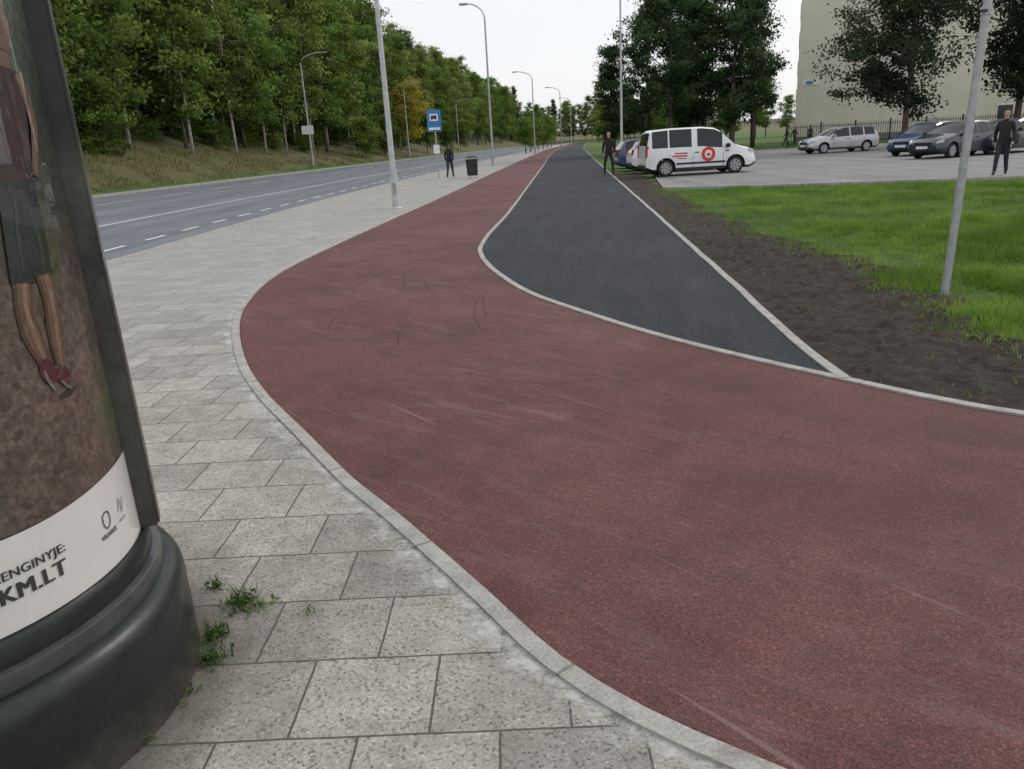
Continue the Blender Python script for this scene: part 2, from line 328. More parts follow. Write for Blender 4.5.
# soil
def xat(curve,y):
    ys=[p.y for p in curve]; xs=[p.x for p in curve]; return float(np.interp(y,ys,xs))
KRs=sorted(KR,key=lambda p:p.y)
def lft(y): return xat(KRs,y)+.03 if y<4.74 else xat(BR,y)+.03
sy=[-1,1.2,2.75,3.6,4.84,7,8.6,11.6,17,27,36]; sx=[14,10.6,6.9,4.8,3.5,3.72,4.15,3.95,4.1,5.0,5.9]
def soiledge(y): return float(np.interp(y,sy,sx))+.10*math.sin(y*2.9)+.07*math.sin(y*7.3+1)+.16*mn.noise(Vector((y*3.1,0,0)))
yy=np.concatenate([np.arange(-1,12,.045),np.arange(12,36,.15)]); nc=44; V=[];F=[]
for y in yy:
    a=lft(y); b=soiledge(y)+.35
    for i in range(nc):
        x=a+(b-a)*i/(nc-1)
        e=min(1,i/3.)*min(1,(nc-1-i)/4.)
        h=mn.fractal(Vector((x*6,y*6,0)),.7,2.2,6)*.034+mn.noise(Vector((x*1.3,y*1.3,3)))*.025+max(0,mn.noise(Vector((x*14,y*14,7)))-.15)*.07
        V.append((x,y,-.012+e*(h+.008)-(0 if i<nc-1 else .03)))
for j in range(len(yy)-1):
    for i in range(nc-1): F.append((j*nc+i,j*nc+i+1,(j+1)*nc+i+1,(j+1)*nc+i))
mobj('soil_verge',V,F,[M_soil],smooth=60)
# ---------------------------------------------------------------- grass
def blades(name,P,hgt,wid,mat,lean=.5,tint=None):
    n=len(P); a=rng.uniform(0,2*np.pi,n); h=hgt*rng.uniform(.5,1.3,n); w=wid*rng.uniform(.6,1.3,n)
    la=rng.uniform(0,2*np.pi,n); ln=h*lean*rng.uniform(.2,1.3,n)
    dx=np.cos(a)*w/2; dy=np.sin(a)*w/2; lx=np.cos(la)*ln; ly=np.sin(la)*ln
    V=np.zeros((n,5,3)); V[:,0]=P+np.c_[-dx,-dy,np.zeros(n)]; V[:,1]=P+np.c_[dx,dy,np.zeros(n)]
    V[:,2]=P+np.c_[dx*.8+lx*.35,dy*.8+ly*.35,h*.6]; V[:,3]=P+np.c_[-dx*.8+lx*.35,-dy*.8+ly*.35,h*.6]; V[:,4]=P+np.c_[lx,ly,h]
    me=bpy.data.meshes.new(name); me.vertices.add(n*5); me.vertices.foreach_set('co',V.ravel())
    b=np.arange(n)*5; L=np.c_[b,b+1,b+2,b+3,b+3,b+2,b+4]; me.loops.add(n*7); me.loops.foreach_set('vertex_index',L.ravel().astype(np.int32))
    me.polygons.add(n*2); ls=np.c_[np.arange(n)*7,np.arange(n)*7+4].ravel(); me.polygons.foreach_set('loop_start',ls.astype(np.int32))
    me.polygons.foreach_set('loop_total',np.tile([4,3],n).astype(np.int32)); me.materials.append(mat)
    at=me.attributes.new('tint','FLOAT','FACE'); tt=(rng.uniform(0,1,n) if tint is None else tint); at.data.foreach_set('value',np.repeat(tt,2).astype(np.float32))
    me.update(calc_edges=True); return link(bpy.data.objects.new(name,me))
def parkfront(x): return float(np.interp(x,[4.9,8.5,13.8,25],[23.9,22.2,20.5,17.1]))
pts=[]
def ok(x,y):
    k=soiledge(y)
    if y>parkfront(x)-.08 and x>5.0: return False
    d=x-k
    p=1 if d>.25 else (max(0,.5+d*2) if d>-.25 else .012)
    cl=mn.noise(Vector((x*1.6,y*1.6,0)))
    if d<.9: p*= .25+.9*max(0,cl+.35)
    return random.random()<p
def scatter(x0,x1,y0,y1,dens):
    n=int((x1-x0)*(y1-y0)*dens); xs=rng.uniform(x0,x1,n); ys=rng.uniform(y0,y1,n)
    for x,y in zip(xs,ys):
        if x/y>1.0 or x<lft(y)+.02: continue
        if ok(x,y): pts.append((x,y,-.028))
scatter(2.2,8.5,3.2,8,2400); scatter(2.4,13,8,13,1100); scatter(2.8,18,13,24,500)
P=np.array(pts); tn=np.array([.45+1.1*mn.noise(Vector((p[0]*.7,p[1]*.7,5)))+.8*mn.noise(Vector((p[0]*3,p[1]*3,9))) for p in pts]).clip(0,1)*.65+rng.uniform(0,.35,len(pts))
hg=np.array([.055+.10*max(0,mn.noise(Vector((p[0]*1.1,p[1]*1.1,15)))+.2) for p in pts])
blades('grass',P,hg,.009,M_blade,.7,tn)
bp=[]
for _ in range(26000):
    yv=18+(rng.uniform()**1.5)*130; s=-26.3-rng.uniform()*9; X=s+c(yv)
    if X/yv<-.95: continue
    zt=terrain_z(s)+((math.sin(yv*.11+s*.2)+math.sin(yv*.043+1+s*.07)*1.5)*min(1,(-27-s)/12)*.45 if s<-27 else 0)
    if mn.noise(Vector((X*.35,yv*.35,2)))>-.12: bp.append((X,yv,zt-.06))
M_dry=mat_leaf('bank_grass',(.09,.11,.03),(.32,.29,.13),.01,.3)
blades('bank_grass',np.array(bp),.34,.05,M_dry,.7)
def leaves(C,size,tint,zbias=.0):
    n=len(C); u=rng.normal(size=(n,3)); u/=np.linalg.norm(u,axis=1)[:,None]; w=rng.normal(size=(n,3)); w-= (w*u).sum(1)[:,None]*u; w/=np.linalg.norm(w,axis=1)[:,None]
    s=size*rng.uniform(.6,1.35,n)[:,None]; V=np.zeros((n,4,3)); V[:,0]=C-u*s*.6; V[:,1]=C+w*s*.33; V[:,2]=C+u*s*.6; V[:,3]=C-w*s*.33
    return V
def weed(x,y,n,rad,h,name='weed_plant',lf=.018):
    P=np.c_[x+rng.normal(0,rad,n),y+rng.normal(0,rad,n),np.zeros(n)+.001]
    d=np.hypot(P[:,0]+1.78,P[:,1]-2.005); P=P[d>.705]
    o=blades(name,P,h,.0045,M_weed,1.1)
    k=int(n*.8); C=np.c_[x+rng.normal(0,rad*1.1,k),y+rng.normal(0,rad*1.1,k),np.abs(rng.normal(h*.3,h*.25,k))+.004]
    d=np.hypot(C[:,0]+1.78,C[:,1]-2.005); C=C[d>.712]; LV=leaves(C,lf,None); m=len(C)
    me=bpy.data.meshes.new('weed_leaves'); me.from_pydata([tuple(v) for v in LV.reshape(-1,3)],[],[tuple(range(4*i,4*i+4)) for i in range(m)]); me.materials.append(M_weed)
    at=me.attributes.new('tint','FLOAT','FACE'); at.data.foreach_set('value',rng.uniform(0,1,m).astype(np.float32)); link(bpy.data.objects.new('leaves',me),o)
# ---------------------------------------------------------------- trees
def build_tree(name,kind,H,R,cb,mleaf,mbark,nclump=170,per=75,leaf=.22,sig=.5,r0=.16):
    TV=[];TF=[]
    def add(v,f):
        k=len(TV); TV.extend([tuple(x) for x in v]); TF.extend([tuple(i+k for i in ff) for ff in f])
    wob=[Vector((random.uniform(-.15,.15),random.uniform(-.15,.15),0)) for _ in range(7)]
    tp=[Vector((0,0,-.3))]+[wob[i]*(i/3.)+Vector((0,0,H*(i+1)/7.3)) for i in range(7)]
    add(*tube_data(tp,[r0*1.25]+[r0*(1-.13*(i+.4)) for i in range(7)],8))
    def trunk(z):
        zz=z/(H/7.3); i=int(min(6,max(0,zz))); return tp[i].lerp(tp[min(7,i+1)],min(1,zz-i))
    cl=[]; 
    nl=26 if kind!='conifer' else 40
    for k in range(nl):
        f=(k+random.random())/nl; z=cb*H+(1-cb)*H*f*.93; a=random.uniform(0,2*math.pi)
        if kind=='conifer': rr=R*(1-f)**.8*random.uniform(.75,1.1)+.25; up=-.05
        elif kind=='poplar': rr=R*(math.sin(math.pi*min(1,f*.84+.16))**.7)*random.uniform(.55,1.15); up=.8
        else: rr=R*(math.sin(math.pi*(f*.8+.14))**.7)*random.uniform(.6,1.15); up=.35
        p0=trunk(z); d=Vector((math.cos(a),math.sin(a),up)); p1=p0+d*rr*.55+Vector((0,0,.1)); p2=p0+d*rr+Vector((0,0,-.15 if kind!='poplar' else .2))
        add(*tube_data([p0,p1,p2],[r0*.35*(1-f*.6),r0*.2*(1-f*.5),.012],5))
        m=max(2,int(nclump/nl))
        for q in range(m):
            t=random.uniform(.25,1.08); b=p0.lerp(p1,t/.55) if t<.55 else p1.lerp(p2,(t-.55)/.45)
            sp=.36*rr*.5+.15; cl.append((b+Vector((random.gauss(0,sp),random.gauss(0,sp),random.gauss(0,sp*.7))),t))
    cl.append((trunk(H*.97),1)); cl.append((trunk(H*.9),1))
    C=[];T=[]
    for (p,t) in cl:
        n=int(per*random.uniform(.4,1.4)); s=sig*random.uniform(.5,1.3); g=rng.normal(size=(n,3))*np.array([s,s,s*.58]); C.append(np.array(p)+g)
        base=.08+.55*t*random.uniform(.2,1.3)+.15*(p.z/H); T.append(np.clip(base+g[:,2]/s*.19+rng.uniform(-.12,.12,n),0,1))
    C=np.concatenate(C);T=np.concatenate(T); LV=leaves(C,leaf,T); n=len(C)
    nv=len(TV); me=bpy.data.meshes.new(name)
    allv=np.concatenate([np.array(TV),LV.reshape(-1,3)]); me.vertices.add(len(allv)); me.vertices.foreach_set('co',allv.ravel())
    loops=[];tot=[]
    for f in TF: loops.extend(f); tot.append(len(f))
    nb=len(TF); loops=np.concatenate([np.array(loops),np.arange(n*4)+nv]).astype(np.int32); tot=np.concatenate([np.array(tot),np.full(n,4)]).astype(np.int32)
    me.loops.add(len(loops)); me.loops.foreach_set('vertex_index',loops); me.polygons.add(len(tot))
    st=np.concatenate([[0],np.cumsum(tot)[:-1]]).astype(np.int32); me.polygons.foreach_set('loop_start',st); me.polygons.foreach_set('loop_total',tot)
    me.materials.append(mbark); me.materials.append(mleaf)
    me.polygons.foreach_set('material_index',np.concatenate([np.zeros(nb),np.ones(n)]).astype(np.int32))
    at=me.attributes.new('tint','FLOAT','FACE'); at.data.foreach_set('value',np.concatenate([np.zeros(nb),T]).astype(np.float32))
    me.update(calc_edges=True); return me
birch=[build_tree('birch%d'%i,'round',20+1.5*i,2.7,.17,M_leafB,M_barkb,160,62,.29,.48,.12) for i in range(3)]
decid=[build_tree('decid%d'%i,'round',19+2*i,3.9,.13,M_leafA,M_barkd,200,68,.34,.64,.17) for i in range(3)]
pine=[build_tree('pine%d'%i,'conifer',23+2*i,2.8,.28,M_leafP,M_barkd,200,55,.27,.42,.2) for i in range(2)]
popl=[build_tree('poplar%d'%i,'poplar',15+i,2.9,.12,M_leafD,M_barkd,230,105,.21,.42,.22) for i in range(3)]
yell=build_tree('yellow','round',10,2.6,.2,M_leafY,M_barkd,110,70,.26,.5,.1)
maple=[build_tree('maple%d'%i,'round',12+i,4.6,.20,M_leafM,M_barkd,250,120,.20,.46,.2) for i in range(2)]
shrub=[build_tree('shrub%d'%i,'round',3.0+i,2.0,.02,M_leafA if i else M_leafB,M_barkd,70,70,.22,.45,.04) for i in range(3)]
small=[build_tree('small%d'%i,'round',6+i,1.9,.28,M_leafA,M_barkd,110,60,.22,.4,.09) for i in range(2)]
def tree(name,me,x,y,z,sc=1,parent=None):
    o=bpy.data.objects.new(name,me); o.location=(x,y,z); o.rotation_euler=(random.uniform(-.04,.04),random.uniform(-.04,.04),random.uniform(0,6.28)); o.scale=(sc*random.uniform(.9,1.1),sc*random.uniform(.9,1.1),sc); return link(o,parent)
forest=empty('forest')
y=20
while y<430:
    step=4.0 if y<120 else (5.6 if y<220 else 7.5)
    s=-33.5; row=0; mul=1.0 if y<60 else (1.18 if y<170 else 1.06)
    while s>(-58 if y<200 else -48):
        ss=s+random.uniform(-1.6,1.6); Yv=y+random.uniform(-2,2); X=ss+c(Yv)
        if X/Yv>-.95:
            r=random.random()
            me=random.choice(birch) if r<(.72 if row<2 else .4) else (random.choice(decid) if r<.93 else random.choice(pine))
            nm='birch_tree' if me in birch else ('deciduous_tree' if me in decid else 'pine_tree')
            front=row==0 and y<120
            tree(nm if front else nm+'_mass',me,X,Yv,terrain_z(ss)-.2,random.uniform(.8,1.1)*mul,None if front else forest)
        s-=random.uniform(4.6,6.2); row+=1
    if y<200:
        for (sa,sb,k) in ((-33.5,-37,1),(-38,-44,2),(-46,-54,2)):
            for _ in range(k):
                ss=random.uniform(sb,sa); Yv=y+random.uniform(-2,2)
                if (ss+c(Yv))/Yv>-.95: tree('shrub_mass',random.choice(shrub),ss+c(Yv),Yv,terrain_z(ss)-.3,random.uniform(.5,.95)*(1 if k==1 else 1.5),forest)
    y+=step
for i in range(60):
    Yv=random.uniform(320,440); ss=random.uniform(-60,60) 
    if not(-28<ss<6 and Yv<400): tree('far_tree_mass',random.choice(decid+pine),ss+c(Yv),Yv,(Yv-380)*.03 if Yv>380 else 0,random.uniform(.8,1.05),forest)
for i in range(34):
    ss=-42+i*3.2; Yv=412+random.uniform(-8,12); tree('far_tree_mass',random.choice(decid+birch),ss+c(Yv),Yv,.5,random.uniform(.75,1.0),forest)
for i in range(44):
    Yv=random.uniform(130,260); X=random.uniform(.19*Yv+3,.95*Yv); tree('far_tree_mass',random.choice(decid),X,Yv,-.1,random.uniform(.5,.75),forest)
tree('yellow_tree',yell,-29+c(150),150,1,1.25)
for (s,yv,sc) in [(-28.5,118,1),(-29,132,1.1),(-28.5,165,1.2),(-28,185,1.1),(-28,205,1.2),(-4.8,118,.8),(-4.8,130,.85),(-4.8,142,.8),(-4.9,156,.9),(-4.8,172,.9),(-4.8,190,1),(-4.8,210,1),(8,120,.9),(9,140,1),(10,165,1.1)]:
    tree('street_tree',random.choice(small),s+c(yv),yv,-.05,sc*1.05)
for k,(x,yv,sc) in enumerate([(10.9,75,.66),(13.2,72,.84),(16.0,74,1.0),(18.8,77,1.08),(21.4,73,1.04),(24.3,76,.97),(20,84,1)]):
    tree('poplar_tree',popl[k%3],x,yv,-.1,sc)
for k,(x,yv,sc) in enumerate([(26.6,52,1.0),(35.2,54,1.05),(40,52,1.05)]):
    tree('maple_tree',maple[k%2],x,yv,-.1,sc)
weed(-1.07,2.50,70,.030,.055); weed(-1.00,2.46,30,.035,.04); weed(-1.09,2.30,60,.022,.05); weed(-1.06,2.17,70,.028,.055); weed(-1.09,1.99,40,.02,.04); weed(-1.14,1.80,40,.02,.04); weed(-1.2,2.62,30,.02,.04)
weed(-.79,2.425,10,.02,.018,lf=.01)
# ---------------------------------------------------------------- building
def building():
    t=NT('beige_render'); nz=t.noise(.5,4); z=t.xyz()[2]; fine=t.noise(25,3)
    c0=t.ramp(nz,[(.3,(.66,.62,.51)),(.7,(.72,.68,.565))]); fr=t.math('FRACT',t.math('DIVIDE',z,2.8)); c0=t.mix(t.ramp(fr,[(0,.22),(.010,0)]),c0,(.40,.37,.31))
    st=t.noise(.8,4,.7,vec=t.mapping((1,1,.12))); c0=t.mix(t.ramp(st,[(.5,0),(.75,.15)]),c0,(.35,.33,.28))
    t.col(c0); t.bump(fine,.3,.01)
    b=empty('apartment_block',(32.0,86,0),math.radians(-21)); L,D,Hh=26,14,25.2
    box('walls',(L,D,Hh),(L/2,D/2,Hh/2),t.m,b)
    box('plinth',(L+.1,D+.1,.6),(L/2,D/2,.3),simple('plinth',(.2,.2,.19),.9),b); box('parapet',(L+.3,D+.3,.35),(L/2,D/2,Hh+.175),simple('parapet',(.25,.25,.25),.7),b)
    fw=simple('window_frame',(.7,.7,.7),.5)
    for st in range(9):
        z0=1.2+st*2.8
        for k in range(4):
            yk=1.8+k*3.2
            box('window_frame',(.06,1.5,1.5),(-.02,yk,z0+.75),fw,b); box('window_glass',(.05,1.3,1.3),(-.045,yk,z0+.75),M_glass,b)
        for k in (5,6):
            xk=4+k*3.1
            box('window_frame',(1.5,.06,1.5),(xk,-.02,z0+.75),fw,b); box('window_glass',(1.3,.05,1.3),(xk,-.045,z0+.75),M_glass,b)
    box('number_plate',(1.7,.05,.5),(1.4,-.04,6.0),M_signw,b); box('number_blue',(.7,.02,.3),(1.2,-.08,6.0),M_blue,b)
building()
f=empty('metal_fence')
def rail(n,a,b_,z,r=.025):
    tube(n,[(a[0],a[1],z),(b_[0],b_[1],z)],[r,r],M_dark,f,6)
A=(24.5,67.5);B=(50,60.5)
rail('rail',A,B,.25);rail('rail',A,B,1.55)
V=[];F=[]
for i in range(150):
    tt=i/149; x=A[0]+(B[0]-A[0])*tt; yv=A[1]+(B[1]-A[1])*tt; r=.05 if i%15==0 else .016; k=len(V); h=1.9 if i%15==0 else 1.75
    for z in (-.1,h):
        V+=[(x-r,yv-r,z),(x+r,yv-r,z),(x+r,yv+r,z),(x-r,yv+r,z)]
    for q in range(4): F.append((k+q,k+(q+1)%4,k+4+(q+1)%4,k+4+q))
mobj('pickets',V,F,[M_dark],f)
# ---------------------------------------------------------------- lamps
M_lh=simple('lamp_head',(.3,.3,.31),.5)
def lamp(x,y,z0,h,arm,adir,r=.075,mat=M_galv):
    e=empty('street_lamp',(x,y,z0)); 
    tube('base',[(0,0,-.1),(0,0,1.1)],[r*1.35,r*1.3],mat,e,12); tube('pole',[(0,0,1.1),(0,0,h-1)],[r*1.05,r*.65],mat,e,12)
    box('access_door',(.09,.012,.3),(0,-r*1.33,.55),M_lh,e,bevel=.003)
    lathe('base_collar',[(r*2,-.02),(r*2,.02),(r*1.4,.05)],mat,e,n=16)
    d=Vector((math.cos(adir),math.sin(adir),0))
    p=[Vector((0,0,h-1))]+[Vector((0,0,h-1))+d*(arm*(1-math.cos(a)))+Vector((0,0,math.sin(a))) for a in [math.radians(q) for q in (15,35,55,75,90)]]
    tube('arm',p,[r*.65]+[r*.5]*5,mat,e,8)
    q=p[-1]
    box('lamp_head',(.62,.24,.12),(q+d*.28),M_lh,e,(0,0,adir),.03)
    box('lamp_lens',(.4,.18,.03),(q+d*.32+Vector((0,0,-.075))),M_lightc,e,(0,0,adir))
    return e
lamp(-3.0,22.2,0,9.5,1.6,math.pi,.078,M_polew)
lamp(-.5,60.5,0,11.3,1.2,math.pi,.085); lamp(4.9,108,0,10.5,2,math.pi,.09); lamp(11.2,142,0,10.5,2,math.pi,.09); lamp(16.3,178,0,10.5,2,math.pi,.09)
lamp(7.8,50.5,0,10.5,1.4,0,.08,M_polew)
lm=lamp(-21.1,90,.5,11.6,2.4,0,.11); box('rear_of_sign',(1.3,.05,.9),(-.1,-.15,3.7),M_signw,lm)
lamp(-16,142,.5,12,2.4,0,.12); lamp(-10,200,.5,12,2.4,0,.12)
sp=empty('sign_post',(4.22,7.19,0)); sp.rotation_euler=(0,math.radians(1.6),0)
tube('pole',[(0,0,-.2),(0,0,3.3)],[.036,.036],M_galv,sp,16); lathe('cap',[(.04,0),(.04,.02),(.01,.035)],M_dark,sp,(0,0,3.3),n=16)
tube('clamp',[(0,0,2.44),(0,0,2.50)],[.045,.045],M_galv,sp,16); box('clamp_bolt',(.05,.03,.02),(-.04,-.03,2.47),M_dark,sp); box('sign_plate',(.6,.01,.6),(0,-.055,2.98),M_blue,sp); box('sign_border',(.64,.006,.64),(0,-.045,2.98),M_signw,sp)
bs=empty('bus_stop_sign',(-3.35,43,0)); tube('pole',[(0,0,-.1),(0,0,3.5)],[.035,.035],M_galv,bs,10)
box('panel',(.74,.03,1.08),(-.02,-.06,2.95),M_blue,bs); box('white_field',(.44,.01,.36),(-.02,-.085,3.12),M_signw,bs)
box('bus_body',(.30,.01,.17),(-.02,-.1,3.13),M_dark,bs)
for dx in(-.1,.1): lathe('bus_wheel',[(.035,0),(.035,.012)],M_dark,bs,(-.02+dx,-.095,3.03),(math.pi/2,0,0),12)
box('text_field',(.6,.01,.13),(-.02,-.085,2.55),M_signw,bs); box('timetable',(.32,.03,.45),(0,-.06,1.5),M_signw,bs)
bn=empty('litter_bin',(-1.42,40.5,0)); lathe('body',[(.22,.12),(.27,.14),(.3,.85),(.32,.87),(.32,.92),(.27,.93)],M_dark,bn,n=24); lathe('lid',[(.30,1.0),(.31,1.03),(.2,1.1),(.02,1.12)],M_dark,bn,n=24)
for a in range(3): tube('leg',[(math.cos(a*2.1)*.24,math.sin(a*2.1)*.24,-.02),(math.cos(a*2.1)*.28,math.sin(a*2.1)*.28,1.02)],[.018,.018],M_galv,bn,6)
# ---------------------------------------------------------------- vehicles
def wheel(par,x,y,r,side):
    lathe('wheel_tyre',[(r*.62,-.1),(r*.9,-.105),(r,-.07),(r,.07),(r*.9,.105),(r*.62,.1)],M_rub,par,(x,y,r),(math.pi/2,0,0),28)
    lathe('wheel_disc',[(r*.66,-.085),(r*.66,.085)],M_dark,par,(x,y,r),(math.pi/2,0,0),24)
    V=[];F=[]
    yo=side*.112
    for k in range(7):
        a=k*2*math.pi/7; ca,sa=math.cos(a),math.sin(a); b=len(V)
        for (rr,hw) in ((r*.05,.03),(r*.62,.05)):
            for sgn in (-1,1): V.append((x+ca*rr-sa*hw*sgn,y+yo,r+sa*rr+ca*hw*sgn))
        F.append((b,b+1,b+3,b+2))
    n=24;b=len(V)
    for i in range(n):
        a=2*math.pi*i/n
        for rr in (r*.58,r*.68): V.append((x+math.cos(a)*rr,y+yo*1.02,r+math.sin(a)*rr))
    for i in range(n): F.append((b+2*i,b+2*i+1,b+2*((i+1)%n)+1,b+2*((i+1)%n)))
    mobj('wheel_rim',V,F,[M_rim],par)
def car(name,x,y,heading,paint,spec,sc=1.):
    e=empty(name,(x,y,.006),heading,sc)
    L,W=spec['L'],spec['W']; top=spec['top']; belt=spec['belt']; wins=spec['wins']; ws=spec['ws']; rw=spec['rw']; wr=spec['wr']; wx=spec['wx']
    xs=set(np.round(np.linspace(0,L,34),3)); 
    for p in top: xs.add(round(p[0],3))
    for a,b in wins+[ws,rw]: xs.add(round(a,3)); xs.add(round(b,3))
    xs=sorted(xs); xs=[v for i,v in enumerate(xs) if i==0 or v-xs[i-1]>.012 or v in [q for ab in wins+[ws,rw] for q in ab]]
    tx=[p[0] for p in top];tz=[p[1] for p in top];bx=[p[0] for p in belt];bz=[p[1] for p in belt]
    V=[];rings=[]
    for xx in xs:
        t=np.interp(xx,tx,tz); bl=min(np.interp(xx,bx,bz),t-.035)
        ef=max(0,(xx-(L-.75))/.75); er=max(0,(.45-xx)/.45)
        w=W/2*(1-.20*ef**2.2-.11*er**2.2); zb=.2+.12*max(0,(xx-(L-.25))/.25)+.1*max(0,(.25-xx)/.25)
        hgt=max(0,t-bl); wrf=w*.955-hgt*spec.get('tumble',.33)
        top_r=min(.07,hgt*.35)
        half=[(0,zb),(w*.9,zb),(w*.985,zb+.09),(w,zb+(bl-zb)*.55),(w*.99,zb+(bl-zb)*.86),(w*.955,bl),(wrf,t-top_r),(wrf*.86,t-top_r*.18),(0,t)]
        r=[]
        for (yy2,zz) in half: V.append((xx,yy2,zz)); r.append(len(V)-1)
        l=[r[0]]
        for (yy2,zz) in half[1:-1]: V.append((xx,-yy2,zz)); l.append(len(V)-1)
        l.append(r[-1]); rings.append((r,l))
    F=[];M=[]
    for i in range(len(xs)-1):
        xm=(xs[i]+xs[i+1])/2
        for side in (0,1):
            A=rings[i][side];Bq=rings[i+1][side]
            for j in range(8):
                m=0
                if j==5 and any(a<xm<b for a,b in wins): m=1
                if j in(6,7) and (ws[0]<xm<ws[1] or rw[0]<xm<rw[1]): m=1
                if j==0 or j==1: m=2
                F.append((A[j],Bq[j],Bq[j+1],A[j+1]) if side==0 else (A[j],A[j+1],Bq[j+1],Bq[j])); M.append(m)
    for idx in (0,-1):
        r,l=rings[idx]; F.append(tuple(r+l[1:-1][::-1])); M.append(0)
    o=mobj('body',V,F,[paint,M_glass,M_blackpl],e,None,M); fix_normals(o)
    cut=[]
    for xc in wx:
        bm=bmesh.new(); bmesh.ops.create_cone(bm,cap_ends=True,segments=32,radius1=wr+.065,radius2=wr+.065,depth=W+1); me=bpy.data.meshes.new('c'); bm.to_mesh(me); bm.free()
        cu=bpy.data.objects.new('c',me); cu.rotation_euler=(math.pi/2,0,0); cu.location=(xc,0,wr+.01); COL.objects.link(cu); cut.append(cu); cu.parent=e
        md=o.modifiers.new('b','BOOLEAN'); md.operation='DIFFERENCE'; md.object=cu; md.solver='EXACT'
    bpy.context.view_layer.update(); dg=bpy.context.evaluated_depsgraph_get(); me=bpy.data.meshes.new_from_object(o.evaluated_get(dg)); o.modifiers.clear(); o.data=me
    for cu in cut: bpy.data.objects.remove(cu)
    for p in me.polygons:
        ce=p.center
        for xc in wx:
            if abs(math.hypot(ce.x-xc,ce.z-wr-.01)-(wr+.065))<.03 and abs(p.normal.y)<.3: p.material_index=2
        p.use_smooth=True
    me.set_sharp_from_angle(angle=math.radians(28))
    for xc in wx:
        box('underbody_axle',(wr*1.6,W*.62,wr*1.2),(xc,0,wr+.05),M_blackpl,e)
        for s in(-1,1): wheel(e,xc,s*(W/2-.13),wr,s)
    for s in (-1,1):
        mx=ws[1]-.35; zb=np.interp(mx,bx,bz)
        box('mirror',(.16,.2,.15),(mx,s*(W/2+.06),zb+.08),spec.get('mm',paint),e,bevel=.03)
        for hx in spec['doors'][1:]: box('door_handle',(.16,.03,.03),(hx-.0+.15,s*(W/2*.99+.01),zb-.12),spec.get('hm',M_blackpl),e)
        for hx in spec['doors']:
            box('door_seam',(.012,.012,.5),(hx,s*(W/2-.004),.58),M_blackpl,e)
        box('sill_trim',(wx[1]-wx[0]-wr*2.5,.03,.1),((wx[0]+wx[1])/2,s*(W/2*.985),.27),M_blackpl,e)
        if spec.get('rub'): box('rub_strip',(wx[1]-wx[0]-wr*2.6,.025,.07),((wx[0]+wx[1])/2,s*(W/2+.002),.47),M_blackpl,e)
        box('headlight',(.34,.14,.14),(L-.20,s*(W/2*.77),spec.get('hlz',.68)),M_lightc,e,(0,.3,-s*.55),.04)
        box('taillight',(.12,.16,spec.get('tlh',.26)),(.06,s*(W/2*.82),spec.get('tlz',.9)),M_lightr,e,(0,0,s*.3),.03)
        lathe('fog_lamp',[(.05,0),(.05,.02)],M_lightc,e,(L-.045,s*W*.30,.38),(0,math.pi/2,0),12)
    box('grille',(.06,W*.45,.12),(L-.03,0,spec.get('hlz',.68)-.06),M_blackpl,e,bevel=.02); box('lower_grille',(.05,W*.55,.14),(L-.02,0,.38),M_blackpl,e,bevel=.02)
    box('number_plate',(.02,.52,.11),(L+.008,0,.47),M_plate,e); box('rear_number_plate',(.02,.52,.11),(-.008,0,.6),M_plate,e); box('rear_bumper',(.08,W*.8,.16),(.0,0,.38),spec.get('bm',M_blackpl),e,bevel=.03)
    return e
hatch=dict(L=4.15,W=1.74,top=[(0,.5),(.02,.9),(.1,1.0),(.42,1.36),(.7,1.44),(1.4,1.48),(2.0,1.46),(2.4,1.36),(3.05,1.0),(3.25,.95),(3.85,.82),(4.08,.68),(4.15,.48)],
 belt=[(0,.93),(.5,.97),(3.0,.90),(4.15,.5)],wins=[(.42,.82),(.9,1.62),(1.70,2.66)],ws=(2.36,3.05),rw=(.1,.46),wr=.30,wx=[.72,3.32],doors=[.86,1.66,2.72])
wagon=dict(hatch,L=4.5,top=[(0,.5),(.02,.9),(.08,1.02),(.35,1.38),(.6,1.46),(1.6,1.5),(2.3,1.47),(2.7,1.37),(3.35,1.0),(3.55,.95),(4.2,.80),(4.43,.66),(4.5,.48)],belt=[(0,.95),(.5,.97),(3.3,.90),(4.5,.5)],wins=[(.36,1.02),(1.1,1.9),(1.98,2.96)],ws=(2.68,3.35),rw=(.08,.38),wx=[.85,3.6],doors=[1.06,1.94,3.0])
vans=dict(L=4.4,W=1.75,top=[(0,.5),(.02,1.0),(.05,1.2),(.14,1.68),(.3,1.78),(1.0,1.82),(2.2,1.82),(2.7,1.76),(3.0,1.62),(3.55,1.12),(3.7,1.06),(4.1,.96),(4.33,.80),(4.4,.5)],
 belt=[(0,1.08),(2.2,1.08),(2.9,1.0),(3.5,.98),(4.4,.55)],wins=[(.24,.86),(.92,1.80),(2.02,3.02)],ws=(2.92,3.56),rw=(.05,.16),wr=.32,wx=[.78,3.55],doors=[.92,1.85,3.05],tumble=.16,hlz=.82,tlh=.5,tlz=.95,hm=M_blackpl,mm=M_blackpl,rub=True)
P_white=mat_paint('paint_white',(.78,.78,.78)); P_blue=mat_paint('paint_blue',(.025,.055,.14)); P_navy=mat_paint('paint_navy',(.012,.016,.028)); P_silver=mat_paint('paint_silver',(.42,.42,.43),.6)
def place(nm,spec,cx_,cy_,hd,paint):
    Lc=spec['L']/2; return car(nm,cx_-math.cos(hd)*Lc,cy_-math.sin(hd)*Lc,hd,paint,spec)
vn=place('delivery_van',vans,7.92,31.9,math.radians(2),P_white)
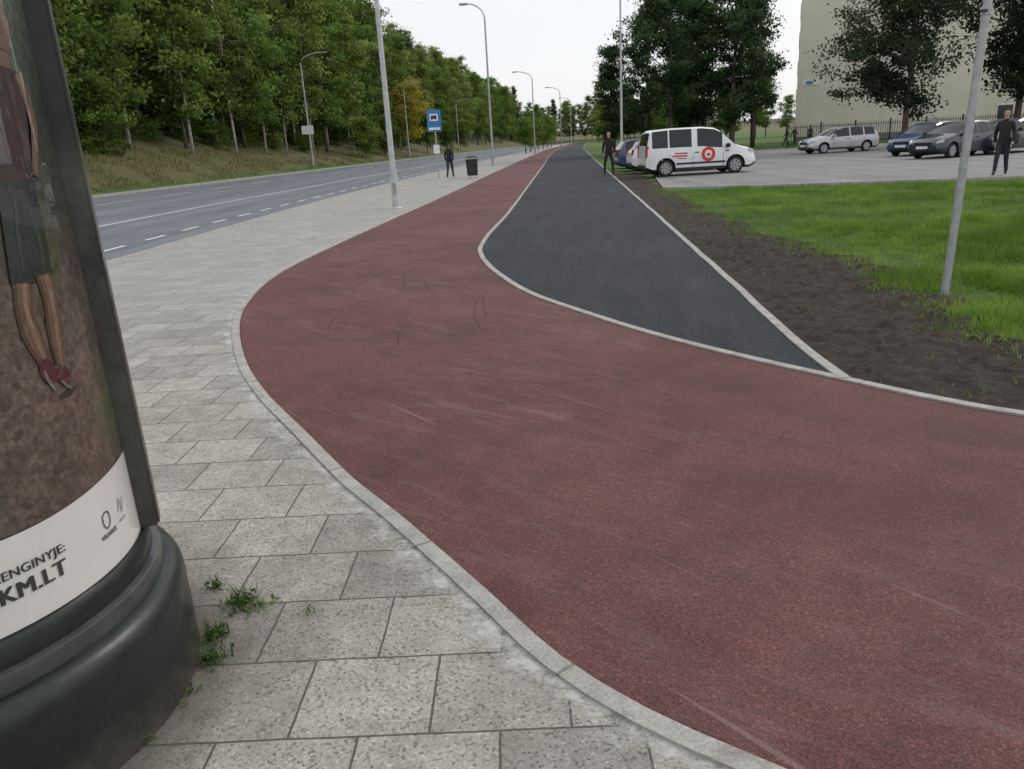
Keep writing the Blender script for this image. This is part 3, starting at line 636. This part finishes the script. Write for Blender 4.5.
lathe('logo_disc',[(.27,0),(.27,.004)],M_logo,vn,(2.45,-.886,.78),(math.pi/2,0,0),28); lathe('logo_ring',[(.15,0),(.15,.003)],M_signw,vn,(2.45,-.891,.78),(math.pi/2,0,0),24); box('logo_mark',(.14,.004,.10),(2.45,-.897,.76),M_logo,vn)
for (x0,z0,w0,h0) in [(1.38,.86,.50,.045),(1.32,.76,.60,.05),(1.42,.67,.35,.03)]: box('lettering',(w0,.004,h0),(x0,-.886,z0),M_logo,vn)
place('parked_car',hatch,7.9,35.6,0,P_white); place('parked_car',wagon,8.0,39,0,P_blue); place('parked_car',hatch,8.3,42.6,0,P_silver)
place('parked_car',wagon,20.6,48.2,math.radians(188),P_silver)
place('parked_car',wagon,20.9,38.6,math.radians(212),P_blue); place('parked_car',hatch,19.9,34.6,math.radians(206),P_navy); place('parked_car',hatch,22.8,35.5,math.radians(206),P_navy)
# ---------------------------------------------------------------- people
M_skin=simple('skin',(.50,.31,.235),.6,var=.05); M_hair=simple('hair',(.05,.035,.025),.8); M_jb=simple('jacket_black',(.018,.018,.022),.85); M_jg=simple('jacket_grey',(.06,.065,.08),.85); M_tr=simple('trousers',(.025,.028,.04),.9); M_sh=simple('shoes',(.03,.03,.03),.6)
def person(x,y,heading,H=1.75,pose='stand',mj=None,bag=None,bulk=1.):
    e=empty('person',(x,y,.01),heading,H/1.78)
    st=dict(walk=(.28,-.30),stand=(.03,-.02),wide=(.06,-.04))[pose]; wd=.16 if pose=='wide' else .095
    if pose=='walk': kn=(.20,-.06); wr_=(-.22,.24)
    else: kn=(.05,.02); wr_=(.06,.08)
    V=[(0,0,.97),(0,0,1.12),(0,.0,1.30),(0,0,1.45),(0,.01,1.53),(0,.025,1.60),(0,.02,1.69),(0,.0,1.755)]
    R=[.125*bulk,.125*bulk,.14*bulk,.085,.052,.068,.082,.05]; E=[(i,i+1) for i in range(7)]; lab=['t','t','t','n','h','h','h']
    def ch(start,pts,rs,labs):
        p=start
        for q,r_,lb in zip(pts,rs,labs): V.append(q);R.append(r_);E.append((p,len(V)-1));lab.append(lb);p=len(V)-1
    for s,k in ((1,0),(-1,1)):
        ch(2,[(s*.165,-.005,1.40),(s*.235,-.04+wr_[k]*.25,1.13),(s*.24,wr_[k],.90),(s*.235,wr_[k]+.02,.83)],[.072*bulk,.056,.04,.034],['t','a','a','hd'])
        ch(0,[(s*.09,0,.90),(s*wd,kn[k],.50),(s*(wd+.01),st[k],.10),(s*(wd+.02),st[k]+.13,.045)],[.10,.068,.048,.04],['l','l','l','f'])
    me=bpy.data.meshes.new('body'); me.from_pydata(V,E,[]); o=bpy.data.objects.new('body',me); link(o,e)
    md=o.modifiers.new('s','SKIN'); sv=me.skin_vertices[0].data
    for i,r_ in enumerate(R): sv[i].radius=(r_,r_)
    sv[0].use_root=True
    m2=o.modifiers.new('u','SUBSURF'); m2.levels=2; m2.render_levels=2
    bpy.context.view_layer.update(); dg=bpy.context.evaluated_depsgraph_get(); nm=bpy.data.meshes.new_from_object(o.evaluated_get(dg)); o.modifiers.clear(); o.data=nm
    for m in (mj or M_jb,M_tr,M_skin,M_sh,M_hair): nm.materials.append(m)
    mp=dict(t=0,a=0,n=0,h=2,hd=2,l=1,f=3)
    VV=[Vector(v) for v in V]
    for p in nm.polygons:
        ce=p.center; best=None;bd=9
        for (a,b),lb in zip(E,lab):
            A,Bv=VV[a],VV[b]; ab=Bv-A; t=max(0,min(1,(ce-A).dot(ab)/ab.length_squared)); d=(ce-A-ab*t).length
            if d<bd: bd=d;best=lb
        mi=mp[best]
        if best=='h' and (ce.z>1.725 or (ce.y<-.01 and ce.z>1.58)): mi=4
        if ce.z<.97 and ce.z>.84 and best in('t','l') and abs(ce.x)<.2: mi=0 if ce.z>.88 else 1
        p.material_index=mi; p.use_smooth=True
    for s in (1,-1):
        lathe('ear',[(.012,-.006),(.02,0),(.012,.006)],M_skin,e,(s*.082,.0,1.66),(0,math.pi/2,0),8)
        lathe('eye',[(.004,-.004),(.009,0),(.004,.004)],M_hair,e,(s*.03,.10,1.68),(math.pi/2,0,0),8)
        wk=wr_[0] if s==1 else wr_[1]
        for k in range(4):
            bx_=s*.235; yy0=wk+.02-.025+k*.017
            tube('finger_%d'%k,[(bx_,yy0,.82),(bx_-s*.004,yy0+.003,.775),(bx_-s*.014,yy0+.008,.735-(.012 if k in(1,2) else 0))],[.0095,.0085,.006],M_skin,e,6)
        tube('thumb',[(bx_-s*.01,wk+.045,.85),(bx_-s*.02,wk+.07,.80),(bx_-s*.025,wk+.075,.775)],[.011,.01,.007],M_skin,e,6)
    tube('nose',[(0,.098,1.675),(0,.117,1.645)],[.007,.013],M_skin,e,6); box('mouth',(.04,.008,.008),(0,.098,1.612),M_logo,e,bevel=.002)
    if bag: 
        box('shoulder_bag',(.14,.34,.30),(-.30,-.02,.98),M_jg,e,bevel=.04); tube('bag_strap',[(-.28,-.02,1.12),(-.20,.0,1.42),(-.12,.06,1.46)],[.015]*3,M_dark,e,6)
    return e
person(4.78,34.6,math.radians(170),1.86,'wide')
person(-2.65,42,math.radians(-8),1.76,'walk')
person(14.0,21.9,math.radians(140),1.76,'walk',M_jb,True,1.05)
for (x,yv,h) in [(25.2,69.5,60),(26.0,69.8,200),(27.2,69.4,-30)]: person(x,yv,math.radians(h),1.72,'walk',M_jg)
# ---------------------------------------------------------------- advertising column
CX,CY=-1.78,2.005; RG=.60
col=empty('advertising_column',(CX,CY,0)); 
t=NT('column_base_paint'); nz=t.noise(14,5,.7); ds=t.noise(3,6,.8)
cc=t.ramp(nz,[(.3,(.007,.010,.009)),(.6,(.012,.017,.016)),(.8,(.03,.033,.03))]); hz=t.ramp(t.xyz(t.tc.outputs['Object'])[2],[(0,1),(.16,0)]); cc=t.mix(t.math('MULTIPLY',hz,t.ramp(ds,[(.35,.1),(.6,.8)])),cc,(.10,.09,.075)); cc=t.mix(t.ramp(ds,[(.55,0),(.75,.25)]),cc,(.07,.07,.06))
t.col(cc); t.rough(t.ramp(t.noise(5,4,.6),[(.3,.2),(.7,.5)])); t.bump(nz,.2,.004); M_cb=t.m
t=NT('column_grey_ring'); nz=t.noise(10,4,.7); t.col(t.ramp(nz,[(.3,(.03,.036,.034)),(.7,(.065,.07,.066))])); t.rough(.3); M_cr=t.m
lathe('base',[(.69,-.01),(.70,.02),(.70,.29),(.695,.325),(.68,.35),(.665,.36),(.645,.365)],M_cb,col,n=128)
lathe('base_step',[(.645,.364),(.645,.40),(.642,.412),(.63,.418)],M_cr,col,n=128)
lathe('lower_ring',[(.62,.417),(.62,.475),(.612,.488),(.60,.49)],M_cb,col,n=128)
lathe('top_cap',[(.60,2.62),(.70,2.66),(.70,2.85),(.66,2.95),(.35,3.15),(.02,3.25)],M_cb,col,n=96)
def cyl_patch(name,a0,a1,z0,z1,R,mat,na=60,nz_=40):
    V=[];F=[]
    for j in range(nz_+1):
        for i in range(na+1):
            a=math.radians(a0+(a1-a0)*i/na); V.append((R*math.cos(a),R*math.sin(a),z0+(z1-z0)*j/nz_))
    for j in range(nz_):
        for i in range(na): k=j*(na+1)+i; F.append((k,k+1,k+na+2,k+na+1))
    return mobj(name,V,F,[mat],col,smooth=180)
def pcoat(t):
    t.rough(.4); t.b.inputs['Coat Weight'].default_value=1; t.b.inputs['Coat Roughness'].default_value=.015; t.b.inputs['Coat IOR'].default_value=1.5
t=NT('poster_print'); P3=t.tc.outputs['Object']; z=t.xyz(P3)[2]; nz=t.noise(4,6,.7,vec=P3); f2=t.noise(60,4,.75,vec=P3); f3=t.noise(16,4,.7,vec=P3); lf=t.xyz(t.voro(55,vec=P3,out='Color'))[0]
zz=t.math('ADD',z,t.math('MULTIPLY',t.math('SUBTRACT',nz,.5),.3))
cc=t.ramp(t.math('DIVIDE',zz,2.6),[(.27,(.070,.052,.040)),(.40,(.098,.070,.056)),(.50,(.078,.056,.045)),(.57,(.032,.032,.024)),(.66,(.020,.028,.018)),(.74,(.04,.05,.035)),(1,(.10,.13,.11))])
cc=t.mix(1,cc,t.ramp(f2,[(.3,.5),(.7,1.6)]),'MULTIPLY'); cc=t.mix(1,cc,t.ramp(f3,[(.3,.7),(.7,1.35)]),'MULTIPLY'); cc=t.mix(1,cc,t.ramp(lf,[(0,.75),(1,1.3)]),'MULTIPLY')
xy=t.xyz(P3); gm=t.math('MULTIPLY',t.ramp(xy[1],[(0,0),(.12,1)]),t.ramp(t.math('DIVIDE',zz,2.6),[(.30,0),(.335,1),(.37,1),(.42,0)])); cc=t.mix(t.math('MULTIPLY',gm,.75),cc,(.06,.085,.03))
t.col(cc); pcoat(t); M_post=t.m
def pmat(n,a,b,sc=20,lo=.35,hi=.65,gr=.25):
    t=NT(n); cc=t.ramp(t.noise(sc,5,.7,vec=t.tc.outputs['Object']),[(lo,a),(hi,b)]); cc=t.mix(1,cc,t.ramp(t.noise(70,3,.7,vec=t.tc.outputs['Object']),[(.3,1-gr),(.7,1+gr)]),'MULTIPLY'); t.col(cc); pcoat(t); return t.m
M_pw=pmat('poster_white',(.60,.585,.56),(.64,.625,.60),4,gr=.02); M_ink=pmat('ink',(.02,.02,.02),(.03,.03,.03))
M_ps0=pmat('print_skin_dark',(.045,.024,.018),(.085,.045,.032),12); M_pskin=pmat('print_skin',(.085,.045,.032),(.15,.085,.060),14); M_ps2=pmat('print_skin_light',(.15,.09,.066),(.22,.14,.105),20)
M_pshort=pmat('print_shorts',(.008,.009,.012),(.022,.023,.030)); M_pshort2=pmat('print_shorts_fold',(.022,.024,.03),(.04,.042,.05)); M_pshoe=pmat('print_shoe',(.04,.010,.012),(.11,.022,.026)); M_sole=pmat('print_sole',(.10,.09,.085),(.16,.15,.14)); M_pshirt=pmat('print_shirt',(.05,.012,.014),(.012,.011,.016),14); M_mud=pmat('print_ground_dark',(.022,.016,.012),(.05,.036,.028),18)
cyl_patch('poster_picture',-96,20,.74,2.64,RG,M_post)
V=[];F=[];na=90
for i in range(na+1):
    a=math.radians(-96+116*i/na)
    for z in (.492,.75+.012*math.sin(i*.09)): V.append((( RG+.0015)*math.cos(a),(RG+.0015)*math.sin(a),z))
for i in range(na): F.append((2*i,2*i+2,2*i+3,2*i+1))
mobj('poster_white_band',V,F,[M_pw],col,smooth=180)
def climb(name,pts,ws_,mat,off=.003,n=14,sh=0):
    P=[Vector((math.radians(a)*RG+sh,z)) for a,z in pts]; V=[];F=[]
    P2=catmull([(p.x,p.y) for p in P],.008)
    tot=[0]
    for i in range(1,len(P2)): tot.append(tot[-1]+(P2[i]-P2[i-1]).length)
    ctl=[0]
    for i in range(1,len(P)): ctl.append(ctl[-1]+(P[i]-P[i-1]).length)
    W=[float(np.interp(tt/tot[-1],[q/ctl[-1] for q in ctl],ws_)) for tt in tot]
    Q=P2
    for i,q in enumerate(Q):
        d=(Q[min(i+1,len(Q)-1)]-Q[max(i-1,0)]).normalized(); nn=Vector((-d.y,d.x)); wv=W[i]*(1+.06*mn.noise(Vector((i*.3,ws_[0]*99,0))))
        for j in range(-2,3):
            v=q+nn*wv*j/4; a=v.x/RG; R=RG+off; V.append((R*math.cos(a),R*math.sin(a),v.y))
    for i in range(len(Q)-1):
        for j in range(4): F.append((i*5+j,i*5+j+1,(i+1)*5+j+1,(i+1)*5+j))
    return mobj(name,V,F,[mat],col,smooth=180)
def pleg(pts,wd):
    climb('print_leg',pts,wd,M_ps0,.0028); climb('print_leg_tone',pts,[w_*.72 for w_ in wd],M_pskin,.0032,sh=.003); climb('print_leg_light',pts,[w_*.26 for w_ in wd],M_ps2,.0035,sh=.006)
pleg([(-10.9,1.40),(-12.4,1.32),(-13.3,1.27),(-12.9,1.21),(-11.9,1.16),(-11.2,1.12)],[.066,.056,.050,.060,.046,.030])
climb('print_shoe',[(-11.9,1.135),(-11.2,1.12),(-10.6,1.10),(-9.9,1.07)],[.030,.048,.052,.028],M_pshoe,.0038); climb('print_sole',[(-12.1,1.110),(-11.2,1.076),(-10.2,1.053)],[.007,.010,.007],M_sole,.0041)
pleg([(-5.2,1.40),(-4.6,1.32),(-4.5,1.27),(-5.2,1.21),(-6.0,1.155),(-6.6,1.11)],[.068,.056,.050,.061,.046,.030])
climb('print_shoe',[(-7.2,1.10),(-6.4,1.085),(-5.4,1.07),(-4.4,1.055)],[.030,.048,.046,.026],M_pshoe,.0038); climb('print_sole',[(-7.3,1.068),(-6,1.050),(-4.3,1.038)],[.006,.009,.006],M_sole,.0041)
climb('print_dark_patch',[(-9,1.030),(-5.5,1.030),(-2.5,1.035)],[.008,.022,.006],M_mud,.0024)
climb('print_shorts',[(-7.5,1.60),(-9.5,1.46),(-11.7,1.335)],[.10,.088,.072],M_pshort,.0044); climb('print_shorts',[(-5.5,1.60),(-4.6,1.46),(-4.9,1.345)],[.10,.086,.072],M_pshort,.0047)
climb('print_fold',[(-8,1.55),(-10,1.45),(-11.0,1.36)],[.004,.014,.004],M_pshort2,.0050); climb('print_fold',[(-4.2,1.52),(-3.6,1.42),(-4.2,1.36)],[.004,.012,.004],M_pshort2,.0050)
climb('print_torso',[(-6.2,1.58),(-4,1.70),(-1.5,1.84)],[.115,.13,.15],M_pshirt,.0052); climb('print_neck',[(-1.2,1.83),(-.2,1.90)],[.05,.045],M_pskin,.0030); climb('print_head',[(-.4,1.88),(.3,1.91),(.8,1.95),(1.4,2.0)],[.04,.075,.08,.04],M_pskin,.0044)
for m_,k_,o_ in ((M_ps0,1,.0056),(M_pskin,.65,.0059)):
    climb('print_arm',[(3.2,1.83),(5.2,1.76),(5.2,1.70),(2.4,1.63),(1.0,1.585)],[.048*k_,.04*k_,.034*k_,.026*k_,.03*k_],m_,o_); climb('print_arm',[(-7.5,1.82),(-11,1.72),(-9.5,1.66)],[.04*k_,.034*k_,.026*k_],m_,o_)
def ctext(txt,size,deg,z,mat,align='RIGHT',off=.004,name='poster_text',bold=0,sx=1):
    cu=bpy.data.curves.new('t','FONT'); cu.body=txt; cu.size=size; cu.align_x=align; cu.resolution_u=3; cu.space_character=1.06
    o=bpy.data.objects.new('t',cu); COL.objects.link(o); bpy.context.view_layer.update()
    me0=bpy.data.meshes.new_from_object(o.evaluated_get(bpy.context.evaluated_depsgraph_get())); bpy.data.objects.remove(o)
    k=0
    for dx in ([0] if not bold else [-bold,0,bold]):
        me=me0.copy(); me.materials.clear(); me.materials.append(mat); R=RG+off+k*.0003; k+=1
        bm=bmesh.new(); bm.from_mesh(me); bmesh.ops.triangulate(bm,faces=bm.faces[:]); bm.to_mesh(me); bm.free()
        for v in me.vertices:
            a=math.radians(deg)+(v.co.x*sx+dx)/R; v.co=(R*math.cos(a),R*math.sin(a),z+v.co.y)
        me.name=name; link(bpy.data.objects.new(name,me),col)
ctext('MUS RENGINYJE:',.035,-18.6,.634,M_ink,bold=.0008); ctext('VILNIUS10KM.LT',.062,-19.5,.574,M_ink,bold=.0026)
ctext('VILNIUS',.020,-3.2,.588,M_ink,'CENTER',bold=.0005)
climb('logo_shield',[(-4.6,.655),(-4.6,.625),(-3.2,.612),(-1.8,.625),(-1.8,.655),(-3.2,.662),(-4.6,.655)],[.004]*7,M_ink,.004,5)
M_gr=pmat('ink_grey',(.25,.25,.25),(.33,.33,.33)); climb('partner_logo',[(3.2,.63),(4.6,.665),(5.4,.62),(6.8,.66)],[.004]*4,M_gr,.004,6); climb('partner_line',[(3,.60),(7,.60)],[.006,.006],M_gr,.004,4)
for a in (22,142,262):
    aa=math.radians(a); box('frame_profile',(.085,.075,2.15),((.615)*math.cos(aa),(.615)*math.sin(aa),.489+1.075),M_cb,col,(0,0,aa),.008)
for a0,a1 in ((24,142),(142,260)): cyl_patch('poster_rear',a0,a1,.50,2.64,RG,M_post)
# ---------------------------------------------------------------- camera / light
f_=760.;pp=math.radians(17.6);rr_=math.radians(3.2)
cam=bpy.data.cameras.new('camera'); co=bpy.data.objects.new('camera',cam); link(co)
cam.sensor_width=36; cam.lens=36*f_/1024; cam.clip_end=3000; cam.clip_start=.05
co.matrix_world=Matrix.Translation((0,0,1.6))@Matrix.Rotation(math.pi/2-pp,4,'X')@Matrix.Rotation(-rr_,4,'Z')
scene.camera=co
w=bpy.data.worlds.new('World'); scene.world=w; w.use_nodes=True; nt=w.node_tree; bg=nt.nodes['Background']
sky=nt.nodes.new('ShaderNodeTexSky'); sky.sky_type='NISHITA'; sky.sun_disc=False; sky.sun_elevation=math.radians(38); sky.sun_rotation=math.radians(60); sky.air_density=1.2; sky.dust_density=3
mx=nt.nodes.new('ShaderNodeMixRGB'); mx.inputs[0].default_value=.85; mx.inputs[2].default_value=(8.75,8.9,9.2,1); nt.links.new(sky.outputs[0],mx.inputs[1]); nt.links.new(mx.outputs[0],bg.inputs[0]); bg.inputs[1].default_value=.114
sl=bpy.data.lights.new('sun','SUN'); sl.energy=1.1; sl.angle=math.radians(16); sl.color=(1,.95,.88); so=bpy.data.objects.new('sun',sl); link(so)
az=math.radians(60); el=math.radians(38); dirv=Vector((math.sin(az)*math.cos(el),math.cos(az)*math.cos(el),math.sin(el)))
so.rotation_euler=dirv.to_track_quat('Z','Y').to_euler()
scene.view_settings.view_transform='Standard'; scene.view_settings.look='None'; scene.view_settings.exposure=0
